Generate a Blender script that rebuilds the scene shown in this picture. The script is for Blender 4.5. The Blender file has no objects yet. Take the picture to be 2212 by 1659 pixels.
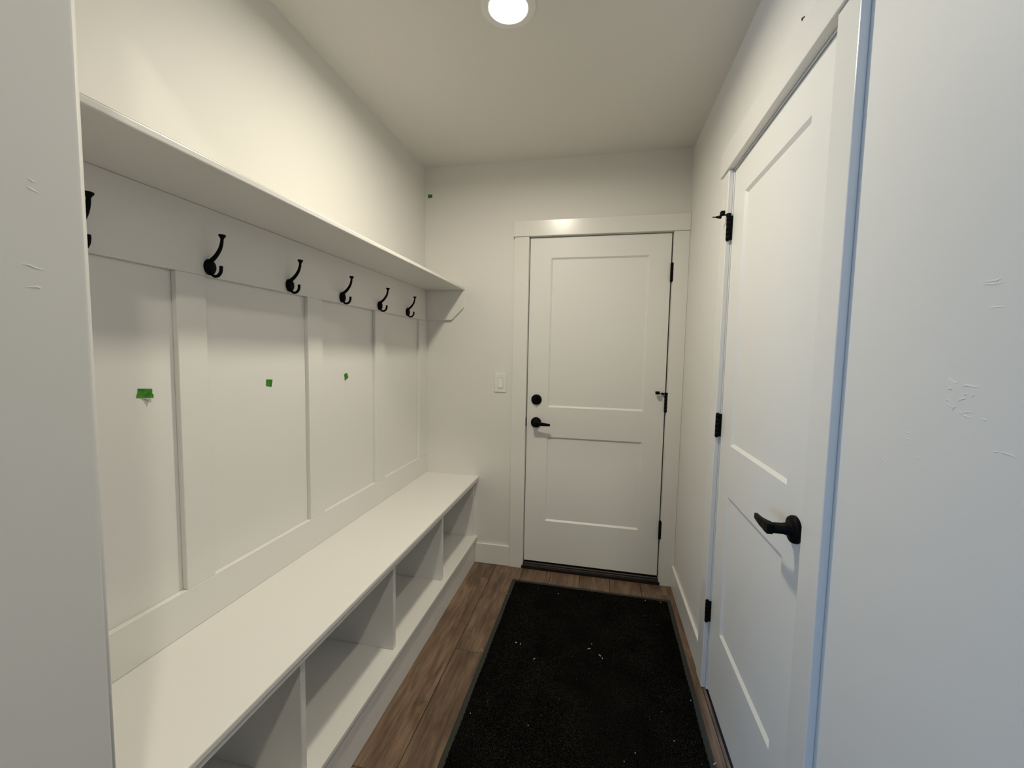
import bpy, bmesh, math, random
from mathutils import Vector, Matrix

# ------------------------------------------------------------------ camera, world, exposure
sc = bpy.context.scene
C = sc.collection
random.seed(7)

cam_d = bpy.data.cameras.new('camera')
cam = bpy.data.objects.new('camera', cam_d)
C.objects.link(cam)
cam_d.sensor_width = 36.0
cam_d.lens = 892.55 / 2212.0 * 36.0
cam_d.clip_start = 0.02
_fw = Vector((-0.2030564, 0.97648135, -0.07247252))
_rt = Vector((0.97859338, 0.20491401, 0.01911146))
_up = Vector((-0.03351262, 0.06704042, 0.99718729))
cam.matrix_world = Matrix(((_rt.x, _up.x, -_fw.x, 1.12165), (_rt.y, _up.y, -_fw.y, -2.55161),
                           (_rt.z, _up.z, -_fw.z, 1.37526), (0, 0, 0, 1)))
sc.camera = cam

LAMP_COL = (1.0, 0.928, 0.76)      # warm ceiling lamps
LAMP_MUD, LAMP_ROOM = 15.6, 24.0   # watts
LAMP_SPREAD = 171.0
SKY_COL = (0.27, 0.55, 1.0)
SKY_STRENGTH = 13.0
sc.view_settings.view_transform = 'Standard'
sc.view_settings.look = 'None'
sc.view_settings.gamma = 1.0
sc.view_settings.use_curve_mapping = False
sc.view_settings.exposure = 0.0
try:
    sc.cycles.use_denoising = True
    sc.cycles.max_bounces = 7
    sc.cycles.diffuse_bounces = 6
    sc.cycles.sample_clamp_indirect = 6.0
except Exception:
    pass

world = bpy.data.worlds.new('sky'); sc.world = world
world.use_nodes = True
_bg = world.node_tree.nodes.get('Background') or world.node_tree.nodes.new('ShaderNodeBackground')
_bg.inputs['Color'].default_value = (*SKY_COL, 1)
_bg.inputs['Strength'].default_value = SKY_STRENGTH

# ------------------------------------------------------------------ sizes (metres): left wall x=0, back wall y=0, floor z=0
W, H = 1.604, 2.545
REAR, SIDE, FAR, H2 = -9.0, -8.0, 4.5, 3.25   # the taller great room behind the opening
FRONT0, FRONT1 = -2.279, -2.1590   # partition that ends the bench niche
STUB = 0.5216
WIN = (-7.00, -2.60, 0.10, 2.20)   # glazed opening in the rear wall: x0, x1, z0, z1

# daylight portal in that opening (guides sampling of the sky, gives no light of its own)
pl = bpy.data.lights.new('daylight_portal', 'AREA'); pl.shape = 'RECTANGLE'
pl.size, pl.size_y = WIN[1] - WIN[0], WIN[3] - WIN[2]
pl.cycles.is_portal = True
plo = bpy.data.objects.new('daylight_portal', pl); C.objects.link(plo)
plo.location = ((WIN[0] + WIN[1]) / 2, REAR - 0.06, (WIN[2] + WIN[3]) / 2)
plo.rotation_euler = (math.radians(90), 0, 0)

# ------------------------------------------------------------------ materials
def new_mat(name):
    m = bpy.data.materials.new(name); m.use_nodes = True
    nt = m.node_tree
    return m, nt, nt.nodes['Principled BSDF']
def N(nt, t, **kw):
    n = nt.nodes.new(t)
    for k, v in kw.items():
        if k in n.inputs: n.inputs[k].default_value = v
        else: setattr(n, k, v)
    return n
def coords(nt, scale=(1, 1, 1), kind='Object'):
    tc = nt.nodes.new('ShaderNodeTexCoord'); mp = nt.nodes.new('ShaderNodeMapping')
    mp.inputs['Scale'].default_value = scale
    nt.links.new(tc.outputs[kind], mp.inputs['Vector'])
    return mp.outputs['Vector']
def paint(name, col, rough, bump_scale=180.0, bump=0.05, dist=0.0006, spec=0.5, coarse=0.0):
    m, nt, b = new_mat(name)
    b.inputs['Base Color'].default_value = (*col, 1); b.inputs['Roughness'].default_value = rough
    b.inputs['Specular IOR Level'].default_value = spec
    v = coords(nt)
    n1 = N(nt, 'ShaderNodeTexNoise', Scale=bump_scale, Detail=3.0); nt.links.new(v, n1.inputs['Vector'])
    h = n1.outputs['Fac']
    if coarse:
        n2 = N(nt, 'ShaderNodeTexNoise', Scale=9.0, Detail=4.0); nt.links.new(v, n2.inputs['Vector'])
        mx = N(nt, 'ShaderNodeMath', operation='MULTIPLY_ADD'); mx.inputs[1].default_value = coarse
        nt.links.new(n2.outputs['Fac'], mx.inputs[0]); nt.links.new(h, mx.inputs[2]); h = mx.outputs[0]
    bp = N(nt, 'ShaderNodeBump', Strength=bump, Distance=dist)
    nt.links.new(h, bp.inputs['Height']); nt.links.new(bp.outputs['Normal'], b.inputs['Normal'])
    return m
def plain(name, col, rough, metal=0.0, spec=0.5):
    m, nt, b = new_mat(name)
    n = N(nt, 'ShaderNodeTexNoise', Scale=60.0); nt.links.new(coords(nt), n.inputs['Vector'])
    mr = N(nt, 'ShaderNodeMapRange'); mr.inputs[3].default_value = rough * .85; mr.inputs[4].default_value = min(1, rough * 1.15)
    nt.links.new(n.outputs['Fac'], mr.inputs[0]); nt.links.new(mr.outputs[0], b.inputs['Roughness'])
    b.inputs['Base Color'].default_value = (*col, 1); b.inputs['Metallic'].default_value = metal
    b.inputs['Specular IOR Level'].default_value = spec
    return m
M = {}
M['wall'] = paint('wall_paint', (0.74, 0.725, 0.69), 0.55, 140, 0.10, 0.0007, 0.35, coarse=2.0)
M['ceiling'] = paint('ceiling_paint', (0.72, 0.705, 0.67), 0.8, 120, 0.14, 0.0007, 0.2, coarse=2.0)
M['trim'] = paint('trim_paint', (0.76, 0.745, 0.71), 0.25, 90, 0.03, 0.0004, 0.5)
M['bench'] = paint('bench_paint', (0.76, 0.745, 0.71), 0.42, 90, 0.03, 0.0004, 0.45)
M['door'] = paint('door_paint', (0.76, 0.75, 0.72), 0.42, 110, 0.03, 0.0004, 0.45)
M['black'] = plain('matt_black_metal', (0.0025, 0.0025, 0.0025), 0.55, 0.0, 0.09)
M['rubber'] = plain('black_rubber_and_gap_shade', (0.004, 0.004, 0.004), 0.8, 0, 0.15)  # also stands in for the shade under the closet door
M['bronze'] = plain('dark_bronze_sill', (0.010, 0.008, 0.007), 0.5, 0, 0.35)
M['sill_edge'] = plain('sill_edge_metal', (0.16, 0.13, 0.11), 0.4, 0.3)
M['plastic'] = plain('white_plastic', (0.78, 0.77, 0.74), 0.35)
M['chip'] = plain('dark_chip_and_gap_shade', (0.02, 0.014, 0.012), 0.9)  # also colours in the shade round the switch rocker
M['lint'] = plain('pale_lint', (0.36, 0.35, 0.33), 0.9)
M['grey_trim'] = plain('window_frame_white', (0.75, 0.75, 0.75), 0.4)

# green tape with uneven, paler worn patches
m, nt, b = new_mat('green_tape'); M['tape'] = m
n = N(nt, 'ShaderNodeTexNoise', Scale=90.0, Detail=2.0); nt.links.new(coords(nt), n.inputs['Vector'])
r = N(nt, 'ShaderNodeValToRGB'); r.color_ramp.elements[0].color = (0.012, 0.16, 0.002, 1); r.color_ramp.elements[1].color = (0.06, 0.25, 0.002, 1)
r.color_ramp.elements[0].position = .42; r.color_ramp.elements[1].position = .7
nt.links.new(n.outputs['Fac'], r.inputs['Fac']); nt.links.new(r.outputs['Color'], b.inputs['Base Color']); b.inputs['Roughness'].default_value = .6
m, nt, b = new_mat('tape_underside'); M['tape_back'] = m
b.inputs['Base Color'].default_value = (0.30, 0.31, 0.26, 1); b.inputs['Roughness'].default_value = .7

# brown wood-look planks: long grain along y, each plank its own tone and offset
m, nt, b = new_mat('wood_plank'); M['plank'] = m
oi = nt.nodes.new('ShaderNodeObjectInfo')
tc = nt.nodes.new('ShaderNodeTexCoord')
ml = N(nt, 'ShaderNodeVectorMath', operation='SCALE'); ml.inputs['Scale'].default_value = 37.0
cx = nt.nodes.new('ShaderNodeCombineXYZ')
for k in 'XYZ': nt.links.new(oi.outputs['Random'], cx.inputs[k])
nt.links.new(cx.outputs[0], ml.inputs[0])
ad = N(nt, 'ShaderNodeVectorMath', operation='ADD'); nt.links.new(tc.outputs['Object'], ad.inputs[0]); nt.links.new(ml.outputs[0], ad.inputs[1])
mp = nt.nodes.new('ShaderNodeMapping'); mp.inputs['Scale'].default_value = (1, 0.075, 1); nt.links.new(ad.outputs[0], mp.inputs['Vector'])
g1 = N(nt, 'ShaderNodeTexNoise', Scale=75.0, Detail=6.0, Roughness=.62, Distortion=.6); nt.links.new(mp.outputs[0], g1.inputs['Vector'])
mp2 = nt.nodes.new('ShaderNodeMapping'); mp2.inputs['Scale'].default_value = (1, 0.22, 1); nt.links.new(ad.outputs[0], mp2.inputs['Vector'])
g2 = N(nt, 'ShaderNodeTexNoise', Scale=14.0, Detail=4.0, Distortion=1.4); nt.links.new(mp2.outputs[0], g2.inputs['Vector'])
mx = N(nt, 'ShaderNodeMix', data_type='FLOAT'); mx.inputs[0].default_value = .5
nt.links.new(g1.outputs['Fac'], mx.inputs[2]); nt.links.new(g2.outputs['Fac'], mx.inputs[3])
r = N(nt, 'ShaderNodeValToRGB'); e = r.color_ramp.elements
e[0].position = .36; e[0].color = (0.075, 0.045, 0.027, 1); e[1].position = .66; e[1].color = (0.245, 0.165, 0.108, 1)
q = e.new(.5); q.color = (0.150, 0.095, 0.060, 1)
nt.links.new(mx.outputs[0], r.inputs['Fac'])
hs = N(nt, 'ShaderNodeHueSaturation'); mr = N(nt, 'ShaderNodeMapRange'); mr.inputs[3].default_value = .82; mr.inputs[4].default_value = 1.18
nt.links.new(oi.outputs['Random'], mr.inputs[0]); nt.links.new(mr.outputs[0], hs.inputs['Value']); nt.links.new(r.outputs['Color'], hs.inputs['Color'])
nt.links.new(hs.outputs['Color'], b.inputs['Base Color']); b.inputs['Roughness'].default_value = .46
b.inputs['Specular IOR Level'].default_value = .4
bp = N(nt, 'ShaderNodeBump', Strength=.25, Distance=.0008); nt.links.new(g1.outputs['Fac'], bp.inputs['Height']); nt.links.new(bp.outputs['Normal'], b.inputs['Normal'])

# black ribbed mat pile and its grey rubber edge
m, nt, b = new_mat('mat_pile'); M['pile'] = m
v = coords(nt)
n1 = N(nt, 'ShaderNodeTexNoise', Scale=420.0, Detail=3.0); nt.links.new(v, n1.inputs['Vector'])
n2 = N(nt, 'ShaderNodeTexNoise', Scale=7.0, Detail=3.0); nt.links.new(v, n2.inputs['Vector'])
r = N(nt, 'ShaderNodeValToRGB'); e = r.color_ramp.elements
e[0].position = .50; e[0].color = (0.0016, 0.0016, 0.0014, 1); e[1].position = .78; e[1].color = (0.045, 0.044, 0.038, 1)
nt.links.new(n1.outputs['Fac'], r.inputs['Fac'])
hs = N(nt, 'ShaderNodeHueSaturation'); mr = N(nt, 'ShaderNodeMapRange'); mr.inputs[1].default_value = .3; mr.inputs[2].default_value = .7; mr.inputs[3].default_value = .7; mr.inputs[4].default_value = 1.3
nt.links.new(n2.outputs['Fac'], mr.inputs[0]); nt.links.new(mr.outputs[0], hs.inputs['Value']); nt.links.new(r.outputs['Color'], hs.inputs['Color'])
nt.links.new(hs.outputs['Color'], b.inputs['Base Color']); b.inputs['Roughness'].default_value = 1.0; b.inputs['Specular IOR Level'].default_value = 0.0
bp = N(nt, 'ShaderNodeBump', Strength=1.0, Distance=.004); nt.links.new(n1.outputs['Fac'], bp.inputs['Height']); nt.links.new(bp.outputs['Normal'], b.inputs['Normal'])
M['mat_edge'] = plain('mat_rubber_edge', (0.034, 0.035, 0.030), 0.8, 0, .2)

m, nt, b = new_mat('lamp_lens'); M['lens'] = m
b.inputs['Base Color'].default_value = (.9, .9, .88, 1)
b.inputs['Emission Color'].default_value = (*LAMP_COL, 1); b.inputs['Emission Strength'].default_value = 6.0

m = bpy.data.materials.new('window_glass'); m.use_nodes = True; M['glass'] = m
nt = m.node_tree; nt.nodes.clear()
o_ = nt.nodes.new('ShaderNodeOutputMaterial'); t_ = nt.nodes.new('ShaderNodeBsdfTransparent'); g_ = nt.nodes.new('ShaderNodeBsdfGlossy'); x_ = nt.nodes.new('ShaderNodeMixShader')
g_.inputs['Roughness'].default_value = .02; x_.inputs[0].default_value = .06
nt.links.new(t_.outputs[0], x_.inputs[1]); nt.links.new(g_.outputs[0], x_.inputs[2]); nt.links.new(x_.outputs[0], o_.inputs[0])

# ------------------------------------------------------------------ mesh helpers
def bm_box(bm, x0, x1, y0, y1, z0, z1, bev=0.0, seg=1):
    vs = [bm.verts.new(p) for p in ((x0,y0,z0),(x1,y0,z0),(x1,y1,z0),(x0,y1,z0),(x0,y0,z1),(x1,y0,z1),(x1,y1,z1),(x0,y1,z1))]
    fs = [bm.faces.new([vs[i] for i in f]) for f in ((0,3,2,1),(4,5,6,7),(0,1,5,4),(1,2,6,5),(2,3,7,6),(3,0,4,7))]
    if bev:
        es = list({e for f in fs for e in f.edges})
        bmesh.ops.bevel(bm, geom=es, offset=bev, segments=seg, profile=.5, affect='EDGES')
def link(name, bm, mat, parent=None, smooth=False, loc=None):
    bmesh.ops.recalc_face_normals(bm, faces=bm.faces)
    me = bpy.data.meshes.new(name); bm.to_mesh(me); bm.free()
    if smooth:
        for p in me.polygons: p.use_smooth = True
    me.materials.append(M[mat] if isinstance(mat, str) else mat)
    o = bpy.data.objects.new(name, me); C.objects.link(o)
    if loc: o.location = loc
    if parent is not None:
        o.parent = parent
        if loc is None and parent.type == 'EMPTY': o.matrix_parent_inverse = Matrix.Translation(-Vector(parent.location))
    return o
def box(name, x0, x1, y0, y1, z0, z1, mat, parent=None, bev=0.0015, seg=1, smooth=False):
    bm = bmesh.new(); bm_box(bm, x0, x1, y0, y1, z0, z1, bev, seg)
    return link(name, bm, mat, parent, smooth)
def boxes(name, lst, mat, parent=None, bev=0.0):
    bm = bmesh.new()
    for b_ in lst: bm_box(bm, *b_, bev)
    return link(name, bm, mat, parent)
def thing(name, label, cat, loc=(0, 0, 0), group=None):
    o = bpy.data.objects.new(name, None); C.objects.link(o); o.location = loc; o.empty_display_size = .05
    o['label'] = label; o['category'] = cat
    if group: o['group'] = group
    return o
def tag(o, label, cat, group=None):
    o['label'] = label; o['category'] = cat
    if group: o['group'] = group
    return o
def struct(o, label=None, cat=None):
    o['kind'] = 'structure'
    if label: o['label'] = label
    if cat: o['category'] = cat
    return o
def sroot(name, label, cat, loc=(0, 0, 0)):
    o = thing(name, label, cat, loc); o['kind'] = 'structure'; return o
def copy_tree(o, parent=None):
    c = o.copy(); C.objects.link(c); c.parent = parent
    if parent is not None: c.matrix_parent_inverse = o.matrix_parent_inverse.copy()
    for ch in list(o.children): copy_tree(ch, c)
    return c
def cyl(bm, p0, p1, r0, r1=None, n=20, caps=True):
    r1 = r0 if r1 is None else r1
    p0, p1 = Vector(p0), Vector(p1); d = (p1 - p0).normalized()
    a = d.orthogonal().normalized(); b_ = d.cross(a)
    A, B = [], []
    for i in range(n):
        t = 2 * math.pi * i / n; u = a * math.cos(t) + b_ * math.sin(t)
        A.append(bm.verts.new(p0 + u * r0)); B.append(bm.verts.new(p1 + u * r1))
    for i in range(n): bm.faces.new((A[i], A[(i+1) % n], B[(i+1) % n], B[i]))
    if caps: bm.faces.new(A[::-1]); bm.faces.new(B)
def lathe(bm, c, axis, prof, n=40, cap=True):
    """prof: list of (distance along axis, radius)"""
    c = Vector(c); d = Vector(axis).normalized(); a = d.orthogonal().normalized(); b_ = d.cross(a)
    rings = []
    for (h, r_) in prof:
        rings.append([bm.verts.new(c + d * h + (a * math.cos(2*math.pi*i/n) + b_ * math.sin(2*math.pi*i/n)) * max(r_, 1e-5)) for i in range(n)])
    for R0, R1 in zip(rings, rings[1:]):
        for i in range(n): bm.faces.new((R0[i], R0[(i+1) % n], R1[(i+1) % n], R1[i]))
    if cap: bm.faces.new(rings[0][::-1]); bm.faces.new(rings[-1])
def smooth_path(pts, k=6):
    P = [Vector(p) for p in pts]; out = []
    for i in range(len(P) - 1):
        p0 = P[max(i-1, 0)]; p1 = P[i]; p2 = P[i+1]; p3 = P[min(i+2, len(P)-1)]
        for j in range(k):
            t = j / k
            out.append(.5 * ((2*p1) + (p2-p0)*t + (2*p0-5*p1+4*p2-p3)*t*t + (3*p1-p0-3*p2+p3)*t**3))
    out.append(P[-1]); return out
def sweep(bm, pts, radii, n=12, flat=1.0):
    """tube in the xz plane through pts; flat squashes it across y"""
    P = [Vector(p) for p in pts]; rings = []
    for i, p in enumerate(P):
        t = (P[min(i+1, len(P)-1)] - P[max(i-1, 0)]).normalized()
        side = Vector((0, 1, 0)); nrm = t.cross(side).normalized()
        r_ = radii[i]
        rings.append([bm.verts.new(p + nrm * math.cos(2*math.pi*k/n) * r_ + side * math.sin(2*math.pi*k/n) * r_ * flat) for k in range(n)])
    for R0, R1 in zip(rings, rings[1:]):
        for k in range(n): bm.faces.new((R0[k], R0[(k+1) % n], R1[(k+1) % n], R1[k]))
    bm.faces.new(rings[0][::-1]); bm.faces.new(rings[-1])
def loft(bm, secs):
    R = [[bm.verts.new(p) for p in s] for s in secs]
    for A, B in zip(R, R[1:]):
        for k in range(len(A)): bm.faces.new((A[k], A[(k+1) % len(A)], B[(k+1) % len(A)], B[k]))
    bm.faces.new(R[0][::-1]); bm.faces.new(R[-1])
def sheet(bm, pts, th):
    """thin plate from a planar outline, extruded by vector th"""
    A = [bm.verts.new(p) for p in pts]; B = [bm.verts.new(Vector(p) + Vector(th)) for p in pts]
    bm.faces.new(A); bm.faces.new(B[::-1])
    for i in range(len(A)): bm.faces.new((A[i], A[(i+1) % len(A)], B[(i+1) % len(A)], B[i]))

# ------------------------------------------------------------------ the room shell
T = 0.12
# doorway holes: back door x .668..1.534 z..2.104 ; right door y -.772..-1.526 z..2.108
BD0, BD1, BDZ = 0.668, 1.534, 2.106
RD0, RD1, RDZ = -1.533, -0.772, 2.106
struct(boxes('wall_back', [(-T, BD0, 0, T, 0, H), (BD1, W + T, 0, T, 0, H), (BD0, BD1, 0, T, BDZ, H)], 'wall'),
       'off-white far wall of the mudroom around the closed white door', 'wall')
struct(boxes('wall_left', [(-T, 0, FRONT1, 0, 0, H)], 'wall'), 'off-white side wall behind the paneling and coat hooks', 'wall')
bm = bmesh.new()
for b_ in ((W, W + T, RD1, 0, 0, H), (W, W + T, RD0, RD1, RDZ, H)): bm_box(bm, *b_)
b2 = bmesh.new(); bm_box(b2, W, W + T, FRONT0, RD0, 0, H)
def round_end(bm_, x):
    es_ = [e for e in bm_.edges if all(abs(v.co.x - x) < 1e-5 for v in e.verts) and abs(e.verts[0].co.z - e.verts[1].co.z) > .5]
    bmesh.ops.bevel(bm_, geom=es_, offset=.010, segments=8, profile=.5, affect='EDGES')
def shade_round(o):
    for p in o.data.polygons: p.use_smooth = 0.02 < abs(p.normal.x) < .98
me_ = bpy.data.meshes.new('tmp'); b2.to_mesh(me_); b2.free(); bm.from_mesh(me_); bpy.data.meshes.remove(me_)
wr = struct(link('wall_right', bm, 'wall'), 'hand-troweled off-white wall holding the closet door', 'wall')
bm = bmesh.new(); bm_box(bm, SIDE - T, STUB, FRONT0, FRONT1, 0, H); round_end(bm, STUB)
wf = link('wall_front', bm, 'wall'); shade_round(wf)
struct(wf, 'rounded end of the off-white partition closing the bench niche', 'wall')
struct(boxes('wall_front_right', [(W + T, FAR + T, FRONT0, FRONT1, 0, H)], 'wall'), 'off-white great room wall to the right of the mudroom opening', 'wall')
struct(boxes('wall_front_upper', [(SIDE - T, FAR + T, FRONT0, FRONT1, H + .0005, H2)], 'wall'), 'off-white wall above the mudroom opening', 'wall')
struct(boxes('wall_side', [(SIDE - T, SIDE, REAR, FRONT0, 0, H2)], 'wall'), 'off-white left side wall of the great room behind the camera', 'wall')
struct(boxes('wall_far_side', [(FAR, FAR + T, REAR, FRONT0, 0, H2)], 'wall'), 'off-white right side wall of the great room behind the camera', 'wall')
struct(boxes('wall_rear', [(SIDE - T, WIN[0], REAR - T, REAR, 0, H2), (WIN[1], FAR + T, REAR - T, REAR, 0, H2),
                           (WIN[0], WIN[1], REAR - T, REAR, 0, WIN[2]), (WIN[0], WIN[1], REAR - T, REAR, WIN[3], H2)], 'wall'),
       'off-white rear wall with a wide window behind the camera', 'wall')
struct(boxes('ceiling', [(-T, W + T, FRONT1 + .0002, T, H, H + .1)], 'ceiling'), 'flat off-white mudroom ceiling with the round lamp', 'ceiling')
struct(boxes('ceiling_room', [(SIDE - T, FAR + T, REAR - T, FRONT1, H2, H2 + .1)], 'ceiling'), 'higher off-white ceiling of the great room behind the camera', 'ceiling')

# rear window: frame, mullion and two panes
wn = sroot('window_1', 'wide two-pane window in the rear wall behind the camera', 'window', ((WIN[0] + WIN[1]) / 2, REAR - .06, WIN[2]))
xm = (WIN[0] + WIN[1]) / 2
for nm, b_ in (('frame_side', (WIN[0], WIN[0] + .05, REAR - .09, REAR - .03, WIN[2], WIN[3])), ('frame_side', (WIN[1] - .05, WIN[1], REAR - .09, REAR - .03, WIN[2], WIN[3])),
               ('frame_head', (WIN[0] + .05, WIN[1] - .05, REAR - .09, REAR - .03, WIN[3] - .05, WIN[3])), ('frame_sill', (WIN[0] + .05, WIN[1] - .05, REAR - .09, REAR - .03, WIN[2], WIN[2] + .05)),
               ('mullion', (xm - .03, xm + .03, REAR - .09, REAR - .03, WIN[2] + .05, WIN[3] - .05))):
    box(nm, *b_, 'grey_trim', wn)
for a_, b_ in ((WIN[0] + .05, xm - .03), (xm + .03, WIN[1] - .05)):
    box('pane', a_, b_, REAR - .063, REAR - .057, WIN[2] + .05, WIN[3] - .05, 'glass', wn, bev=0)

# floor: sub-floor with wood planks running towards the far door
fl = struct(boxes('floor', [(SIDE - T, FAR + T, REAR - T, T, -.08, -.006)], 'rubber'), 'brown wood-look plank floor', 'floor')
PW, PL = 0.180, 1.22
plank_mesh = {}
rest = bmesh.new()                          # planks outside the mudroom, joined
k = math.floor((SIDE - .512) / PW)
while .512 + k * PW < FAR:
    x0 = .512 + k * PW; x1 = min(x0 + PW, FAR); x0 = max(x0, SIDE)
    start = {-1: -.183, 0: -.806, 1: -.47, 2: -1.05, 3: -.27, 4: -.9, 5: -.115, 6: -.66}.get(k, -random.uniform(.1, 1.2))
    ys = [0.0]; y = start
    while y > REAR: ys.append(y); y -= PL
    ys.append(REAR)
    for ya, yb in zip(ys, ys[1:]):
        if k < -1 or k > 6 or ya < -2.6:
            bm_box(rest, x0 + .0006, x1 - .0006, yb + .0006, ya - .0006, -.006, 0); continue
        L, w_ = round(ya - yb, 4), round(x1 - x0, 4)
        if (L, w_) not in plank_mesh:
            bm = bmesh.new(); bm_box(bm, .0011, w_ - .0011, -L + .0009, -.0009, -.006, 0)
            es = [e for e in bm.edges if e.verts[0].co.z > -.001 and e.verts[1].co.z > -.001]
            bmesh.ops.bevel(bm, geom=es, offset=.0018, segments=1, affect='EDGES')
            bmesh.ops.recalc_face_normals(bm, faces=bm.faces)
            me = bpy.data.meshes.new('floor_plank'); bm.to_mesh(me); bm.free(); me.materials.append(M['plank'])
            plank_mesh[(L, w_)] = me
        o = bpy.data.objects.new('floor_plank', plank_mesh[(L, w_)]); C.objects.link(o)
        o.location = (x0, ya, 0); o.parent = fl
    k += 1
link('plank_field', rest, 'plank', fl)['kind'] = 'stuff'

# relief left by the trowel: low wedges; 'd' has its steep lip facing down, 'b' facing up
def trowel(name, marks, x, sx, parent, h=.0008, w_=.0028):
    bm = bmesh.new()
    for kind, pts in marks:
        s = -1 if kind == 'd' else 1                    # side of the steep lip (+z or -z)
        n = len(pts); lip, top, tail = [], [], []
        for i, (y, z) in enumerate(pts):
            e_ = .25 if i in (0, n - 1) else 1.0
            lip.append(bm.verts.new((x, y, z + s * .0008)))
            top.append(bm.verts.new((x + sx * h * e_, y, z)))
            tail.append(bm.verts.new((x, y, z - s * w_ * (.5 + .5 * e_))))
        for i in range(n - 1):
            bm.faces.new((lip[i], lip[i+1], top[i+1], top[i])); bm.faces.new((top[i], top[i+1], tail[i+1], tail[i]))
    o = link(name, bm, 'wall', parent); o['kind'] = 'stuff'; return o
RM = [('d', [(-1.8486, 1.3496), (-1.8564, 1.3534)]), ('d', [(-1.8564, 1.3534), (-1.8612, 1.3508), (-1.8715, 1.3469), (-1.874, 1.3458)]), ('b', [(-1.8493, 1.3482), (-1.856, 1.3434), (-1.8611, 1.3392), (-1.8679, 1.3397)]), ('d', [(-1.8804, 1.3432), (-1.8876, 1.3448), (-1.8967, 1.3439), (-1.9063, 1.343)]), ('d', [(-1.9082, 1.3455), (-1.9119, 1.3461)]), ('d', [(-1.9145, 1.3446), (-1.92, 1.3437)]), ('b', [(-1.8882, 1.3401), (-1.8925, 1.3376)]), ('d', [(-1.8587, 1.3377), (-1.8618, 1.3373), (-1.8666, 1.3383)]), ('d', [(-1.8855, 1.3311), (-1.8881, 1.3329), (-1.8917, 1.3328)]), ('b', [(-1.8944, 1.3331), (-1.898, 1.3322), (-1.903, 1.3341)]), ('b', [(-1.8589, 1.3273), (-1.8712, 1.328)]), ('d', [(-1.8576, 1.3209), (-1.86, 1.322), (-1.8637, 1.3207)]), ('b', [(-1.8575, 1.3177), (-1.8633, 1.3156), (-1.8685, 1.3134)]), ('d', [(-1.8764, 1.3208), (-1.8807, 1.3246), (-1.8851, 1.3264), (-1.8901, 1.3271)]), ('d', [(-1.8687, 1.3076), (-1.8715, 1.3125), (-1.8755, 1.3154)]), ('b', [(-1.8781, 1.3099), (-1.8836, 1.3074), (-1.8859, 1.3071)]), ('b', [(-1.8863, 1.3078), (-1.8925, 1.31), (-1.9001, 1.3102)]), ('d', [(-1.8874, 1.3069), (-1.9007, 1.3087)]), ('b', [(-1.8862, 1.3047), (-1.8922, 1.3043), (-1.8995, 1.303)]), ('d', [(-1.8918, 1.2959), (-1.8999, 1.296)]), ('b', [(-1.914, 1.3052), (-1.9191, 1.3035), (-1.9232, 1.3035)]), ('d', [(-1.7905, 1.3185), (-1.7996, 1.3204)]), ('b', [(-1.7851, 1.2633), (-1.7926, 1.2648)]), ('d', [(-1.7871, 1.2622), (-1.794, 1.2637), (-1.7993, 1.2614)]), ('d', [(-1.7864, 1.2521), (-1.794, 1.2531), (-1.8003, 1.2528)]), ('b', [(-1.7914, 1.2483), (-1.7996, 1.2486)]), ('d', [(-1.8125, 1.2283), (-1.8184, 1.2291)]), ('d', [(-1.8186, 1.2222), (-1.8245, 1.2222)]), ('d', [(-1.9337, 1.2666), (-1.9377, 1.266), (-1.9438, 1.2668)]), ('b', [(-1.9438, 1.2667), (-1.9512, 1.2677), (-1.9592, 1.2671), (-1.9644, 1.2652)]), ('b', [(-1.8694, 1.3011), (-1.8725, 1.3)]), ('b', [(-1.8674, 1.3188), (-1.8722, 1.3196)]), ('d', [(-1.8988, 1.4792), (-1.9061, 1.4783), (-1.9106, 1.4782), (-1.9168, 1.4777), (-1.9234, 1.4797)]), ('b', [(-1.8959, 1.4759), (-1.9027, 1.4765), (-1.9119, 1.4743), (-1.9281, 1.475)]), ('d', [(-1.9094, 1.4451), (-1.9178, 1.4446), (-1.9332, 1.4433)]), ('b', [(-1.911, 1.4429), (-1.9163, 1.4428)]), ('d', [(-1.8385, 1.5357), (-1.8486, 1.5336)]), ('b', [(-1.8668, 1.4904), (-1.8769, 1.4855)]), ('d', [(-1.7274, 1.4819), (-1.7313, 1.4819)]), ('b', [(-1.796, 1.2314), (-1.8037, 1.2288)]), ('b', [(-1.814, 1.215), (-1.821, 1.2148)]), ('b', [(-1.7334, 1.207), (-1.7405, 1.2075), (-1.7517, 1.2008)]), ('d', [(-1.8124, 1.2282), (-1.8179, 1.2292), (-1.823, 1.2271)])]
SM = [('d', [(-2.2157, 1.5435), (-2.2114, 1.5406), (-2.2047, 1.539)]), ('b', [(-2.2148, 1.5519), (-2.2109, 1.5506), (-2.2065, 1.5501)]), ('b', [(-2.2071, 1.5375), (-2.2048, 1.5366)]), ('b', [(-2.2232, 1.46), (-2.2171, 1.4605), (-2.2127, 1.4587), (-2.2035, 1.4575)]), ('d', [(-2.2127, 1.4599), (-2.2035, 1.4594)]), ('d', [(-2.2227, 1.4362), (-2.211, 1.4375), (-2.2078, 1.4362)]), ('d', [(-2.2115, 1.5751), (-2.2081, 1.572)])]

trowel('trowel_relief', RM, W + .0001, -1, wr)
trowel('trowel_relief', SM, STUB - .0001, 1, wf, .0006)
bm = bmesh.new(); sheet(bm, [(W - .0012, y, z) for y, z in ((-1.3177, 2.2412), (-1.3114, 2.245), (-1.2987, 2.2507), (-1.2979, 2.2481), (-1.3006, 2.2417), (-1.3048, 2.2413), (-1.3069, 2.2432), (-1.3143, 2.2406))], (.0011, 0, 0))
link('paint_chip', bm, 'chip', wr)['label'] = 'small dark chip in the paint above the closet door'

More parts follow.
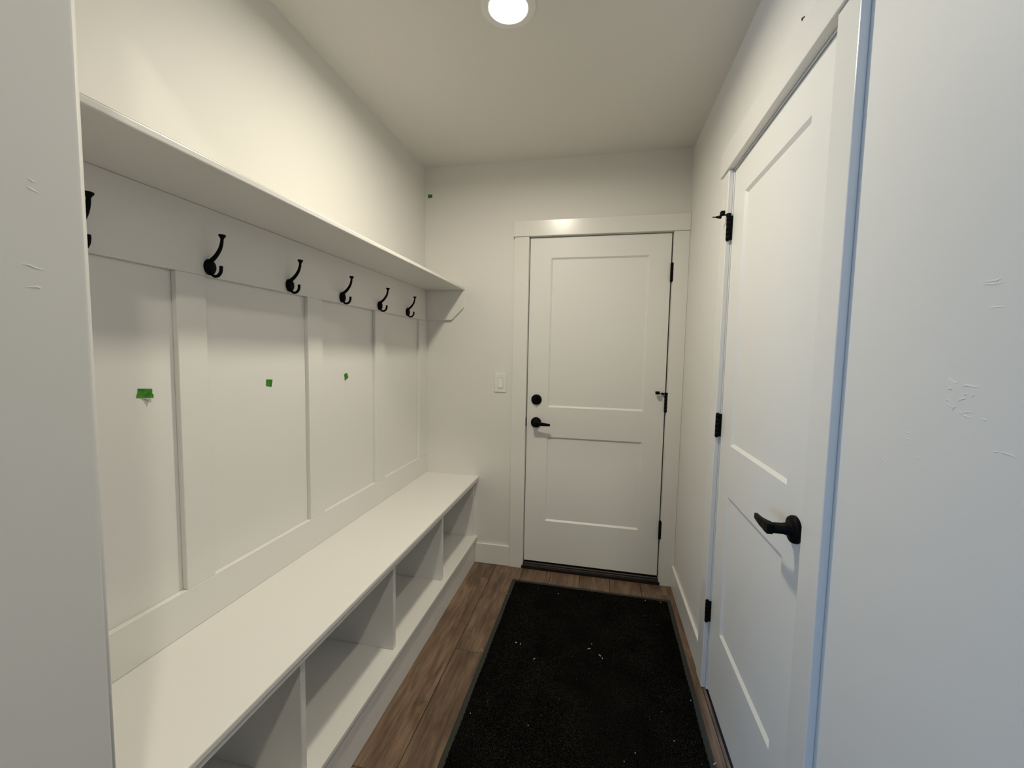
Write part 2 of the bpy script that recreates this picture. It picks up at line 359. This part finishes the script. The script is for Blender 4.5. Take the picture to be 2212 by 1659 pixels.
# ------------------------------------------------------------------ baseboards and casings
struct(box('baseboard_back', .366, .596, -.014, 0, 0, .131, 'trim', bev=.002), 'short white baseboard between the bench and the far door', 'baseboard')
struct(box('baseboard_right', W - .014, W, -.7005, -.0185, 0, .131, 'trim', bev=.002), 'white baseboard below the right wall beside the mat', 'baseboard')
struct(box('baseboard_near', W - .014, W, FRONT0, -1.608, 0, .131, 'trim', bev=.002), 'white baseboard between the closet door and the mudroom opening', 'baseboard')
t1 = sroot('trim_1', 'flat white casing framing the far door', 'door casing', (1.1, 0, 0))
box('side_casing', .596, .6845, -.018, 0, 0, 2.089, 'trim', t1, bev=.0018, seg=2)
box('side_casing', 1.5195, 1.6035, -.018, 0, 0, 2.089, 'trim', t1, bev=.0018, seg=2)
box('head_casing', .589, 1.6035, -.0255, 0, 2.0895, 2.182, 'trim', t1, bev=.0018, seg=2)
t2 = sroot('trim_2', 'flat white casing framing the closet door', 'door casing', (W, -1.15, 0))
CH, CL = -.786, -1.5195
box('side_casing', W - .018, W, CH, CH + .085, 0, 2.0935, 'trim', t2, bev=.003, seg=3)
box('side_casing', W - .018, W, CL - .085, CL, 0, 2.0935, 'trim', t2, bev=.003, seg=3)
box('head_casing', W - .0255, W, CL - .095, CH + .095, 2.094, 2.192, 'trim', t2, bev=.003, seg=3)

# ------------------------------------------------------------------ doors
def slab(root, u0, u1, z0, z1, pu0, pu1, panels, th, fmap, mat='door'):
    """slab with recessed flat panels; fmap(u, depth, z) -> world. Returns slab object"""
    IN, DP = .0105, .0085
    us = [u0, pu0, pu1, u1]
    zs = [z0]
    for a_, b_ in sorted(panels): zs += [a_, b_]
    zs.append(z1)
    bm = bmesh.new(); V = {}
    def v(u, d, z):
        key = (round(u, 5), round(d, 5), round(z, 5))
        if key not in V: V[key] = bm.verts.new(fmap(u, d, z))
        return V[key]
    for i in range(3):
        for j in range(len(zs) - 1):
            if i == 1 and j % 2 == 1: continue
            bm.faces.new((v(us[i], 0, zs[j]), v(us[i+1], 0, zs[j]), v(us[i+1], 0, zs[j+1]), v(us[i], 0, zs[j+1])))
    for a_, b_ in panels:
        o_ = [(pu0, a_), (pu1, a_), (pu1, b_), (pu0, b_)]
        s = IN if pu1 > pu0 else -IN
        i_ = [(pu0 + s, a_ + IN), (pu1 - s, a_ + IN), (pu1 - s, b_ - IN), (pu0 + s, b_ - IN)]
        for k_ in range(4):
            n_ = (k_ + 1) % 4
            bm.faces.new((v(o_[k_][0], 0, o_[k_][1]), v(o_[n_][0], 0, o_[n_][1]), v(i_[n_][0], DP, i_[n_][1]), v(i_[k_][0], DP, i_[k_][1])))
    # edges and back
    for j in range(len(zs) - 1):
        for u in (u0, u1): bm.faces.new((v(u, 0, zs[j]), v(u, 0, zs[j+1]), v(u, th, zs[j+1]), v(u, th, zs[j])))
    for i in range(3):
        for z in (z0, z1): bm.faces.new((v(us[i], 0, z), v(us[i+1], 0, z), v(us[i+1], th, z), v(us[i], th, z)))
        for j in range(len(zs) - 1): bm.faces.new((v(us[i], th, zs[j]), v(us[i+1], th, zs[j]), v(us[i+1], th, zs[j+1]), v(us[i], th, zs[j+1])))
    so = link('door_slab', bm, mat, root)
    s = IN if pu1 > pu0 else -IN
    for a_, b_ in panels:
        bm = bmesh.new()
        A, B = fmap(pu0 + s * .9, DP - .0002, a_ + IN * .9), fmap(pu1 - s * .9, th * .6, b_ - IN * .9)
        bm_box(bm, min(A[0], B[0]), max(A[0], B[0]), min(A[1], B[1]), max(A[1], B[1]), A[2], B[2])
        link('panel', bm, mat, so)
    return so

PAN = [(.321, .862), (1.0492, 1.962)]
# --- far door (hinged on the right)
d1 = sroot('door_1', 'closed white two-panel door with black hardware in the far wall', 'door', (1.1, 0, 0))
slab(d1, .691, 1.5105, .051, 2.083, .8198, 1.392, PAN, .044, lambda u, d, z: (u, d, z))
box('jamb', BD0, .6862, 0, T, 0, BDZ, 'trim', d1, bev=.001)
box('jamb', 1.5178, BD1, 0, T, 0, BDZ, 'trim', d1, bev=.001)
box('jamb_head', .6862, 1.5178, 0, T, 2.0875, BDZ, 'trim', d1, bev=.001)
box('weather_strip', .6863, .704, .0445, .060, .03, 2.0874, 'rubber', d1, bev=0)
box('weather_strip', 1.500, 1.5177, .0445, .060, .03, 2.0874, 'rubber', d1, bev=0)
box('weather_strip', .704, 1.500, .0445, .060, 2.0715, 2.0874, 'rubber', d1, bev=0)
# sill: dark stepped threshold with a thin pale edge, sweep under the slab
sl = box('threshold', .6765, 1.527, -.0185, .115, 0, .021, 'bronze', d1, bev=.001)
box('threshold_step', .6876, 1.5159, -.004, .115, .021, .033, 'bronze', sl, bev=.001)
box('threshold_lip', .6876, 1.5159, -.0065, -.004, .0215, .0255, 'sill_edge', sl, bev=0)
box('threshold_lip', .6876, 1.5159, -.0045, .002, .0331, .0365, 'sill_edge', sl, bev=0)
box('door_sweep', .692, 1.5095, .004, .040, .0366, .0512, 'rubber', d1, bev=0)

def hinge(root, x, y, z0, z1, r_, leaf):
    """black butt hinge: knuckle barrel in three pieces with pin tips and a leaf"""
    bm = bmesh.new(); h = (z1 - z0)
    for i in range(5):
        a_ = z0 + h * i / 5 + .0004; b_ = z0 + h * (i + 1) / 5 - .0004
        cyl(bm, (x, y, a_), (x, y, b_), r_, n=16)
    ho = link('hinge', bm, 'black', root, True)
    for p in ho.data.polygons: p.use_smooth = abs(p.normal.z) < .5
    bm = bmesh.new(); cyl(bm, (x, y, z0 - .0025), (x, y, z1 + .0025), r_ * .72, n=14); link('hinge_pin', bm, 'black', ho)
    box('hinge_leaf', *leaf, z0 + .001, z1 - .001, 'black', ho, bev=.0004)
    return ho
for za, zb_ in ((1.8075, 1.9115), (1.052, 1.157), (.287, .394)):
    hinge(d1, 1.5165, -.0105, za, zb_, .0098, (1.5112, 1.5172, -.006, .03))
# pin stop on the middle hinge: arm, square bumper and screw pad
st = boxes('hinge_stop', [(1.486, 1.5155, -.0155, -.0085, 1.1585, 1.1625)], 'black', d1, .001)
bm = bmesh.new(); cyl(bm, (1.5165, -.0105, 1.157), (1.5165, -.0105, 1.1655), .0112, n=18); link('stop_collar', bm, 'black', st, False)
bm = bmesh.new(); cyl(bm, (1.488, -.012, 1.1605), (1.464, -.026, 1.1605), .0025, n=10); link('stop_rod', bm, 'black', st, False)
box('stop_bumper', 1.4535, 1.4765, -.034, -.018, 1.1555, 1.1735, 'rubber', st, bev=.002)
bm = bmesh.new(); cyl(bm, (1.500, -.012, 1.159), (1.493, -.004, 1.159), .006, .007, n=16); link('stop_pad', bm, 'rubber', st)

# deadbolt, lever, strike
bm = bmesh.new(); lathe(bm, (.7498, 0, 1.094), (0, -1, 0), [(0, .0325), (.006, .0325), (.0105, .0295), (.0118, .027), (.0122, .012), (.0125, 0)], 48)
db = link('deadbolt', bm, 'black', d1, True)
bm = bmesh.new(); bm_box(bm, .7475, .7521, -.030, -.012, 1.077, 1.111, .0016, 2); link('thumb_turn', bm, 'black', db)
bm = bmesh.new(); lathe(bm, (.7503, 0, .9504), (0, -1, 0), [(0, .0325), (.006, .0325), (.0105, .0305), (.0122, .027), (.0135, .016), (.020, .0135), (.046, .0125), (.0475, .011), (.048, 0)], 48)
rs = link('door_lever', bm, 'black', d1, True)
def rect_sec(c, a, b_, ha, hb, ch=.2):
    c, a, b_ = Vector(c), Vector(a), Vector(b_)
    q = []
    for su, sv in ((1, 1 - ch), (1 - ch, 1), (-(1 - ch), 1), (-1, 1 - ch), (-1, -(1 - ch)), (-(1 - ch), -1), (1 - ch, -1), (1, -(1 - ch))):
        q.append(c + a * ha * su + b_ * hb * sv)
    return q
bm = bmesh.new()
loft(bm, [rect_sec((x, y, z), (0, 1, 0), (0, 0, 1), a_, b_) for x, y, z, a_, b_ in
          ((.7385, -.0465, .9504, .004, .006), (.743, -.0475, .9504, .008, .0115), (.756, -.0495, .950, .0085, .0125), (.778, -.051, .9485, .0055, .0115), (.81, -.0515, .9465, .0042, .0095), (.8425, -.050, .9445, .004, .0075), (.8440, -.050, .9445, .003, .0065))])
link('lever_handle', bm, 'black', rs)
bm = bmesh.new(); sheet(bm, [(.6868 + .0055 * math.cos(t), -.0012, .952 + .029 * math.sin(t)) for t in [math.radians(a_) for a_ in range(90, 271, 12)]] + [(.6885, -.0012, .923), (.6885, -.0012, .981)], (0, .0011, 0))
link('strike_plate', bm, 'black', d1)

# --- closet door in the right wall (hinged at its far side)
DX = W + .003
d2 = sroot('door_2', 'closed white two-panel closet door in the right wall', 'door', (W, -1.15, 0))
slab(d2, -.7945, -1.5095, .0165, 2.0850, -.9155, -1.3835, [(.320, .8635), (1.0525, 1.966)], .035, lambda u, d, z: (DX + d, u, z))
box('jamb', W, W + T, -.7915, -.772, 0, RDZ, 'trim', d2, bev=.001)
box('jamb', W, W + T, RD0, -1.5135, 0, RDZ, 'trim', d2, bev=.001)
box('jamb_head', W, W + T, -1.5135, -.7915, 2.0885, RDZ, 'trim', d2, bev=.001)
box('door_stop', DX + .0355, DX + .075, -.8035, -.7916, 0, 2.0884, 'trim', d2, bev=0)
box('door_stop', DX + .0355, DX + .075, -1.5134, -1.5015, 0, 2.0884, 'trim', d2, bev=0)
box('door_stop', DX + .0355, DX + .075, -1.5015, -.8035, 2.0765, 2.0884, 'trim', d2, bev=0)
box('under_door_shade', W, W + T, -1.5134, -.7916, -.004, .0004, 'rubber', d2, bev=0)  # black sheet over the planks, paints in the shade below the door
for za, zb_ in ((1.8275, 1.918), (1.0635, 1.1555), (.2935, .3825)):
    ho = hinge(d2, W - .0125, -.7920, za, zb_, .0072, (W - .0125, W + .022, -.7941, -.7919))
# pin stop on the top hinge: arm, square bumper, round pad and screw rod
st = boxes('hinge_stop', [(1.560, 1.5915, -.7955, -.7885, 1.9205, 1.9250)], 'black', d2, .001)
bm = bmesh.new(); cyl(bm, (W - .0125, -.792, 1.915), (W - .0125, -.792, 1.9275), .0085, n=18); link('stop_collar', bm, 'black', st)
box('stop_bumper', 1.5615, 1.5770, -.800, -.781, 1.9215, 1.9375, 'rubber', st, bev=.0018)
bm = bmesh.new(); cyl(bm, (1.5640, -.790, 1.9165), (1.5565, -.783, 1.9185), .0065, .0055, n=18); cyl(bm, (1.5565, -.783, 1.9185), (1.5500, -.777, 1.9205), .0045, .0035, n=14); link('stop_pad', bm, 'rubber', st)
bm = bmesh.new(); cyl(bm, (1.5500, -.777, 1.9205), (1.5400, -.768, 1.9235), .0022, n=10); link('stop_rod', bm, 'black', st)

LY, LZ = -1.4480, .9605
bm = bmesh.new(); lathe(bm, (DX, LY, LZ), (-1, 0, 0), [(0, .0335), (.007, .0335), (.0115, .0315), (.0135, .027), (.0145, .0165), (.021, .0150), (.026, .0145), (.027, .0134), (.052, .0130)], 48)
rs = link('door_lever', bm, 'black', d2, True)
bm = bmesh.new()
loft(bm, [rect_sec((x, y, z), Vector((1, s, 0)).normalized(), (0, 0, 1), a_, b_) for x, y, z, s, a_, b_ in
          ((1.5455, -1.4605, .9600, .0, .0055, .0090), (1.5460, -1.4590, .9600, .0, .0075, .0125), (1.5470, -1.4420, .9600, .0, .0090, .0135), (1.5455, -1.4300, .9598, .05, .0068, .0122),
           (1.5440, -1.4080, .9590, -.05, .0052, .0105), (1.5455, -1.3850, .9578, -.12, .0046, .0090), (1.5485, -1.3600, .9560, -.12, .0044, .0076), (1.5487, -1.3590, .9560, -.12, .0036, .0070))])
link('lever_handle', bm, 'black', rs)

# ------------------------------------------------------------------ paneling above the bench
ZB = .577                                   # bench top
pn = thing('wall_paneling', 'white board-and-batten paneling on the left wall above the bench', 'paneling', (0, -1.08, ZB))
RT0, RT1, BT = 1.5805, 1.7730, .699
box('top_rail', .0005, .018, FRONT1 + .001, -.0005, RT0, RT1, 'trim', pn, bev=.001)
box('bottom_rail', .0005, .018, FRONT1 + .001, -.0005, ZB + .0005, BT, 'trim', pn, bev=.001)
bat = [(-.120, -.0005), (-.643, -.549), (-1.1375, -1.0515), (-1.646, -1.5605), (FRONT1 + .001, -2.06)]
for a_, b_ in bat: box('batten', .0005, .0175, a_, b_, BT + .0003, RT0 - .0003, 'trim', pn, bev=.001)
for (a_, _), (_, b_) in zip(bat, bat[1:]):
    box('panel', .0002, .0012, b_ + .0005, a_ - .0005, BT + .0005, RT0 - .0005, 'trim', pn, bev=0)

# shelf with an end cleat on the far wall and one on the partition
sh = thing('wall_shelf', 'long white shelf above the coat hooks, rounded front edge', 'shelf', (.13, -1.08, 1.774))
bm = bmesh.new(); bm_box(bm, .0005, .2735, FRONT1 + .001, -.0005, 1.7735, 1.7920)
es = [e for e in bm.edges if e.verts[0].co.x > .27 and e.verts[1].co.x > .27 and abs(e.verts[0].co.y - e.verts[1].co.y) > .5]
bmesh.ops.bevel(bm, geom=es, offset=.005, segments=4, profile=.5, affect='EDGES')
so = link('shelf_board', bm, 'trim', sh)
for p in so.data.polygons: p.use_smooth = .02 < abs(p.normal.x) < .98
for y0, y1 in ((-.018, -.0005), (FRONT1 + .001, FRONT1 + .0185)):
    bm = bmesh.new(); sheet(bm, [(x, y0, z) for x, z in ((.0185, 1.585), (.190, 1.585), (.2690, 1.6645), (.2690, 1.7732), (.0185, 1.7732))], (0, y1 - y0, 0))
    bmesh.ops.bevel(bm, geom=list(bm.edges), offset=.001, segments=1, affect='EDGES')
    link('end_cleat', bm, 'trim', sh)

# coat hooks
def make_hook():
    r0 = thing('coat_hook', '', 'hook', (.018, 0, 1.607))
    bm = bmesh.new()                         # domed oval base
    prof = [(0, 1.0), (.004, 1.0), (.0075, .94), (.011, .80), (.0135, .58), (.0148, .30), (.0152, .0)]
    n = 28; rings = [[bm.verts.new((h, .0175 * s * math.cos(2*math.pi*i/n), .0225 * s * math.sin(2*math.pi*i/n))) for i in range(n)] for h, s in prof[:-1]]
    for A, B in zip(rings, rings[1:]):
        for i in range(n): bm.faces.new((A[i], A[(i+1) % n], B[(i+1) % n], B[i]))
    bm.faces.new(rings[0][::-1]); bm.faces.new(rings[-1])
    link('base_plate', bm, 'black', r0, True, loc=(0, 0, 0))
    up = smooth_path([(.001, 0, .010), (.0085, 0, .018), (.020, 0, .0265), (.031, 0, .0375), (.0405, 0, .051), (.046, 0, .066), (.0480, 0, .0785)])
    rad = [.0068 - .0028 * i / (len(up) - 1) for i in range(len(up))]
    bm = bmesh.new(); sweep(bm, up, rad); ua = link('upper_arm', bm, 'black', r0, True, loc=(0, 0, 0))
    bm = bmesh.new(); lathe(bm, (.0479, 0, .0765), Vector((.05, 0, 1)), [(0, .0040), (.0045, .0058), (.0085, .0088), (.0115, .0094), (.0128, .0086), (.0132, .0)], 24)
    link('flared_tip', bm, 'black', ua, True, loc=(0, 0, 0))
    lo = smooth_path([(.004, 0, -.012), (.008, 0, -.019), (.0145, 0, -.0245), (.0225, 0, -.0265), (.0315, 0, -.0240), (.0390, 0, -.0160), (.0418, 0, -.0050), (.0415, 0, .0025)])
    rad = [.0040 + .0008 * i / (len(lo) - 1) for i in range(len(lo))]; rad[-1] = .0036
    bm = bmesh.new(); sweep(bm, lo, rad); link('lower_hook', bm, 'black', r0, True, loc=(0, 0, 0))
    return r0
hook = make_hook()
HL = ['black double coat hook closest to the far wall', 'black double coat hook second from the far wall', 'black double coat hook third from the far wall',
      'black double coat hook above the middle batten panel, fourth from the far wall', 'black double coat hook above the broad near batten, fifth from the far wall',
      'black double coat hook half hidden behind the partition edge']
for i in range(6):
    h_ = hook if i == 0 else copy_tree(hook)
    h_.location = (.018, -.292 - .3142 * i, 1.607); h_['label'] = HL[i]; h_['group'] = 'coat hooks under the shelf'

# ------------------------------------------------------------------ bench with open cubbies
be = thing('storage_bench', 'long white built-in bench with open cubbies along the left wall', 'bench', (.19, -1.08, 0))
bm = bmesh.new(); bm_box(bm, .0005, .3813, FRONT1 + .001, -.0005, ZB - .018, ZB)
es = [e for e in bm.edges if e.verts[0].co.x > .37 and e.verts[1].co.x > .37 and abs(e.verts[0].co.y - e.verts[1].co.y) > .5]
bmesh.ops.bevel(bm, geom=es, offset=.004, segments=3, profile=.5, affect='EDGES')
link('seat_top', bm, 'bench', be)
box('front_rail', .352, .3745, FRONT1 + .001, -.0005, ZB - .0365, ZB - .0183, 'bench', be, bev=.001)
for y in (-.561, -1.085, -1.609): box('divider', .0005, .3515, y - .010, y + .010, .1758, ZB - .0185, 'bench', be, bev=.001)
box('end_panel', .0005, .3515, -.021, -.0005, .1758, ZB - .0185, 'bench', be, bev=.001)
box('end_panel', .0005, .3515, FRONT1 + .001, FRONT1 + .021, .1758, ZB - .0185, 'bench', be, bev=.001)
box('bottom_shelf', .0005, .3775, FRONT1 + .001, -.0005, .1585, .1755, 'bench', be, bev=.0018)
box('toe_kick', .345, .365, FRONT1 + .001, -.0005, 0, .1583, 'bench', be, bev=.001)

# ------------------------------------------------------------------ recessed ceiling lamps
def lamp(x, y, z, label, watts):
    r0 = thing('recessed_lamp', label, 'ceiling lamp', (x, y, z), 'round ceiling lamps')
    bm = bmesh.new(); lathe(bm, (0, 0, 0), (0, 0, -1), [(0, .0945), (.0012, .0945), (.0045, .090), (.0060, .080), (.0062, .0685), (.0055, .0668), (0, .0668)], 56, cap=False)
    link('trim_ring', bm, 'plastic', r0, True, loc=(0, 0, 0))
    bm = bmesh.new(); lathe(bm, (0, 0, 0), (0, 0, -1), [(.0015, .0664), (.0050, .0650), (.0058, .056), (.0062, .036), (.0064, .012)], 48)
    link('lens', bm, 'lens', r0, True, loc=(0, 0, 0))
    ld = bpy.data.lights.new('lamp_light', 'AREA'); ld.shape = 'DISK'; ld.size = .126
    ld.energy = watts; ld.color = LAMP_COL; ld.spread = math.radians(LAMP_SPREAD)
    lo = bpy.data.objects.new('lamp_light', ld); C.objects.link(lo); lo.parent = r0; lo.location = (0, 0, -.0075)
lamp(.783, -1.105, H, 'lit round recessed ceiling lamp in front of the far door', LAMP_MUD)
lamp(1.70, -3.18, H2, 'lit round recessed lamp right of the camera in the great room ceiling', LAMP_ROOM)

# ------------------------------------------------------------------ light switch
sw = thing('light_switch', 'white rocker light switch left of the far door', 'light switch', (.5165, 0, 1.19))
bm = bmesh.new()                             # plate around the rocker opening
xo, zo, xi, zi = (.4790, .5540), (1.1320, 1.2510), (.4985, .5340), (1.1585, 1.2240)
def rect(xa, za, y, d=0): return [bm.verts.new(p) for p in ((xa[0] + d, y, za[0] + d), (xa[1] - d, y, za[0] + d), (xa[1] - d, y, za[1] - d), (xa[0] + d, y, za[1] - d))]
R = [rect(xo, zo, -.0004), rect(xo, zo, -.0048), rect(xo, zo, -.0072, .0022), rect(xi, zi, -.0072), rect(xi, zi, -.0022)]
for A, B in zip(R, R[1:]):
    for q in range(4): bm.faces.new((A[q], A[(q+1) % 4], B[(q+1) % 4], B[q]))
link('cover_plate', bm, 'plastic', sw)
box('rocker_gap_shade', .4980, .5345, -.0022, -.0004, 1.158, 1.2245, 'chip', sw, bev=0)  # dark backing: shade of the gap round the rocker, put into the colour
bm = bmesh.new()                             # tilted rocker, lower end pressed out
sheet(bm, [(.4997, -.0025, 1.1600), (.4997, -.0112, 1.1603), (.4997, -.0078, 1.1935), (.4997, -.0070, 1.2226), (.4997, -.0025, 1.2228)], (.0331, 0, 0)); link('rocker', bm, 'plastic', sw)
for z in (1.1425, 1.2405):
    bm = bmesh.new(); cyl(bm, (.5163, -.0070, z), (.5163, -.0079, z), .0030, n=14); s_ = link('screw', bm, 'grey_trim', sw)
    box('screw_slot', .5138, .5188, -.0081, -.0078, z - .0004, z + .0004, 'chip', s_, bev=0)

# ------------------------------------------------------------------ scraps of green masking tape
def tape(label, pts, th, flap=None):
    c = [sum(p[i] for p in pts) / len(pts) for i in range(3)]
    r0 = thing('masking_tape', label, 'tape', c, 'scraps of green masking tape')
    bm = bmesh.new(); sheet(bm, pts, th); link('tape_strip', bm, 'tape', r0)
    if flap:
        bm = bmesh.new(); sheet(bm, flap, th); link('curled_flap', bm, 'tape_back', r0)
X = .0016
tape('large torn scrap of green tape on the near panel', [(X, y, z) for y, z in ((-1.739, 1.2713), (-1.7066, 1.2686), (-1.7049, 1.2648), (-1.7062, 1.2584), (-1.7028, 1.252), (-1.7027, 1.2455), (-1.7108, 1.2462), (-1.7329, 1.2474), (-1.7426, 1.2485), (-1.7431, 1.2525), (-1.74, 1.2605))], (.0006, 0, 0),
     [(X + .0008, -1.7108, 1.2462), (X + .0062, -1.7137, 1.2345), (X + .0026, -1.7229, 1.2432), (X + .0008, -1.7319, 1.2472)])
tape('small square scrap of green tape on the middle panel', [(X, y, z) for y, z in ((-1.3314, 1.2716), (-1.3042, 1.2693), (-1.3054, 1.2617), (-1.3094, 1.2443), (-1.334, 1.2491), (-1.3327, 1.2596))], (.0006, 0, 0))
tape('tiny slanted scrap of green tape on the third panel', [(X, y, z) for y, z in ((-.8863, 1.2701), (-.8632, 1.2751), (-.8535, 1.2537), (-.8803, 1.2393))], (.0006, 0, 0))
tape('square scrap of green tape high in the far corner near the ceiling', [(x, -.0006, z) for x, z in ((.019, 2.382), (.0473, 2.3804), (.0491, 2.3608), (.0192, 2.3578))], (0, .0005, 0))

# ------------------------------------------------------------------ door mat and lint
mt = thing('door_mat', 'long black carpet mat with grey rubber edge in front of the far door', 'mat', (1.1, -.92, 0))
MX0, MX1, MY0, MY1 = .645, 1.558, -1.690, -.163
mo = Matrix.Translation((1.1, -.92, 0)) @ Matrix.Rotation(math.radians(-.5), 4, 'Z') @ Matrix.Translation((-1.1, .92, 0))
bm = bmesh.new(); e_ = .026
def ring(in_, z): return [bm.verts.new(mo @ Vector(p)) for p in ((MX0 + in_, MY0 + in_, z), (MX1 - in_, MY0 + in_, z), (MX1 - in_, MY1 - in_, z), (MX0 + in_, MY1 - in_, z))]
R = [ring(0, .0002), ring(.001, .0022), ring(.006, .0032), ring(e_, .0034), ring(e_, .0002)]
for A, B in zip(R, R[1:] + R[:1]):
    for i in range(4): bm.faces.new((A[i], A[(i+1) % 4], B[(i+1) % 4], B[i]))
link('rubber_border', bm, 'mat_edge', mt)
bm = bmesh.new(); nx, ny = 70, 120
def edge_n(v): return .0015 * math.sin(v * 210) + .001 * math.sin(v * 530 + 1)
G = []
for j in range(ny + 1):
    row = []
    for i in range(nx + 1):
        u, v_ = i / nx, j / ny
        x = MX0 + e_ - .004 + u * (MX1 - MX0 - 2 * e_ + .008); y = MY0 + e_ - .004 + v_ * (MY1 - MY0 - 2 * e_ + .008)
        if i in (0, nx): x += edge_n(y)
        if j in (0, ny): y += edge_n(x)
        z = .0036 if (i in (0, nx) or j in (0, ny)) else .0064 + random.uniform(-.0005, .0005) + .0006 * math.sin(x * 9 + y * 3)
        row.append(bm.verts.new(mo @ Vector((x, y, z))))
    G.append(row)
for j in range(ny):
    for i in range(nx): bm.faces.new((G[j][i], G[j][i+1], G[j+1][i+1], G[j+1][i]))
link('carpet_pile', bm, 'pile', mt, True)

# pale lint and crumbs lying on the mat and floor: too many and too small to pick apart
bm = bmesh.new(); rnd = random.Random(3)
def fleck(x, y, z, l, w_, a_):
    c, s = math.cos(a_), math.sin(a_)
    pts = []
    for u, v_ in ((-1, -.6), (0, -1), (1, -.4), (.8, .7), (-.3, 1), (-1, .4)):
        u *= l * rnd.uniform(.7, 1.1); v_ *= w_ * rnd.uniform(.7, 1.1)
        pts.append((x + u * c - v_ * s, y + u * s + v_ * c, z))
    sheet(bm, pts, (0, 0, .0008))
for _ in range(90):
    fleck(rnd.uniform(.69, 1.52), rnd.uniform(-1.64, -.21), .0068, rnd.uniform(.0004, .0010), rnd.uniform(.0003, .0006), rnd.uniform(0, 3))
for x, y, l, w_, a_ in [(1.5584, -0.1739, 0.0125, 0.0082, 0.1), (0.9402, -0.259, 0.0066, 0.0043, 1.5), (1.1273, -0.1897, 0.0061, 0.0037, 0.8), (1.1827, -0.1907, 0.0061, 0.0037, 0.9), (0.7833, -0.7114, 0.0078, 0.0047, 0.6), (0.8044, -0.7161, 0.0065, 0.0037, 1.6), (0.883, -0.7954, 0.0085, 0.0033, 1.2), (0.6361, -0.7875, 0.0067, 0.0031, 2.3), (1.1246, -0.6721, 0.0117, 0.0047, 0.4), (1.1733, -0.7064, 0.0103, 0.004, 2.4), (1.1347, -0.638, 0.0042, 0.0032, 0.9), (1.1835, -0.7218, 0.0077, 0.0031, 1.5), (1.5528, -1.1298, 0.0113, 0.0041, 0.7), (0.6762, -0.8206, 0.0035, 0.003, 0.8), (0.6888, -1.1312, 0.0032, 0.0027, 2.0), (0.9124, -1.1321, 0.0031, 0.0027, 1.2), (1.2911, -1.1546, 0.0035, 0.0026, 1.1), (1.2516, -1.1937, 0.0035, 0.0026, 2.1), (0.6573, -0.323, 0.0048, 0.0036, 2.4), (1.4244, -0.2108, 0.0049, 0.0037, 1.2), (1.5064, -0.2089, 0.0049, 0.0037, 0.7), (1.4703, -0.1399, 0.0038, 0.003, 1.6), (1.1534, -0.1341, 0.0037, 0.003, 1.7), (1.4313, -1.0769, 0.0034, 0.0027, 2.5), (1.528, -0.876, 0.0035, 0.003, 1.3)]:
    l, w_ = l * .75, w_ * .65
    fleck(x, y, .0070 if (.68 < x < 1.53 and y < -.2) else (.0036 if .65 < x < 1.555 and y < -.165 else .0003), l, w_, a_)
ln = link('lint', bm, 'lint'); ln['kind'] = 'stuff'
tag(ln, 'pale lint and crumbs scattered over the black mat and nearby floor', 'lint')
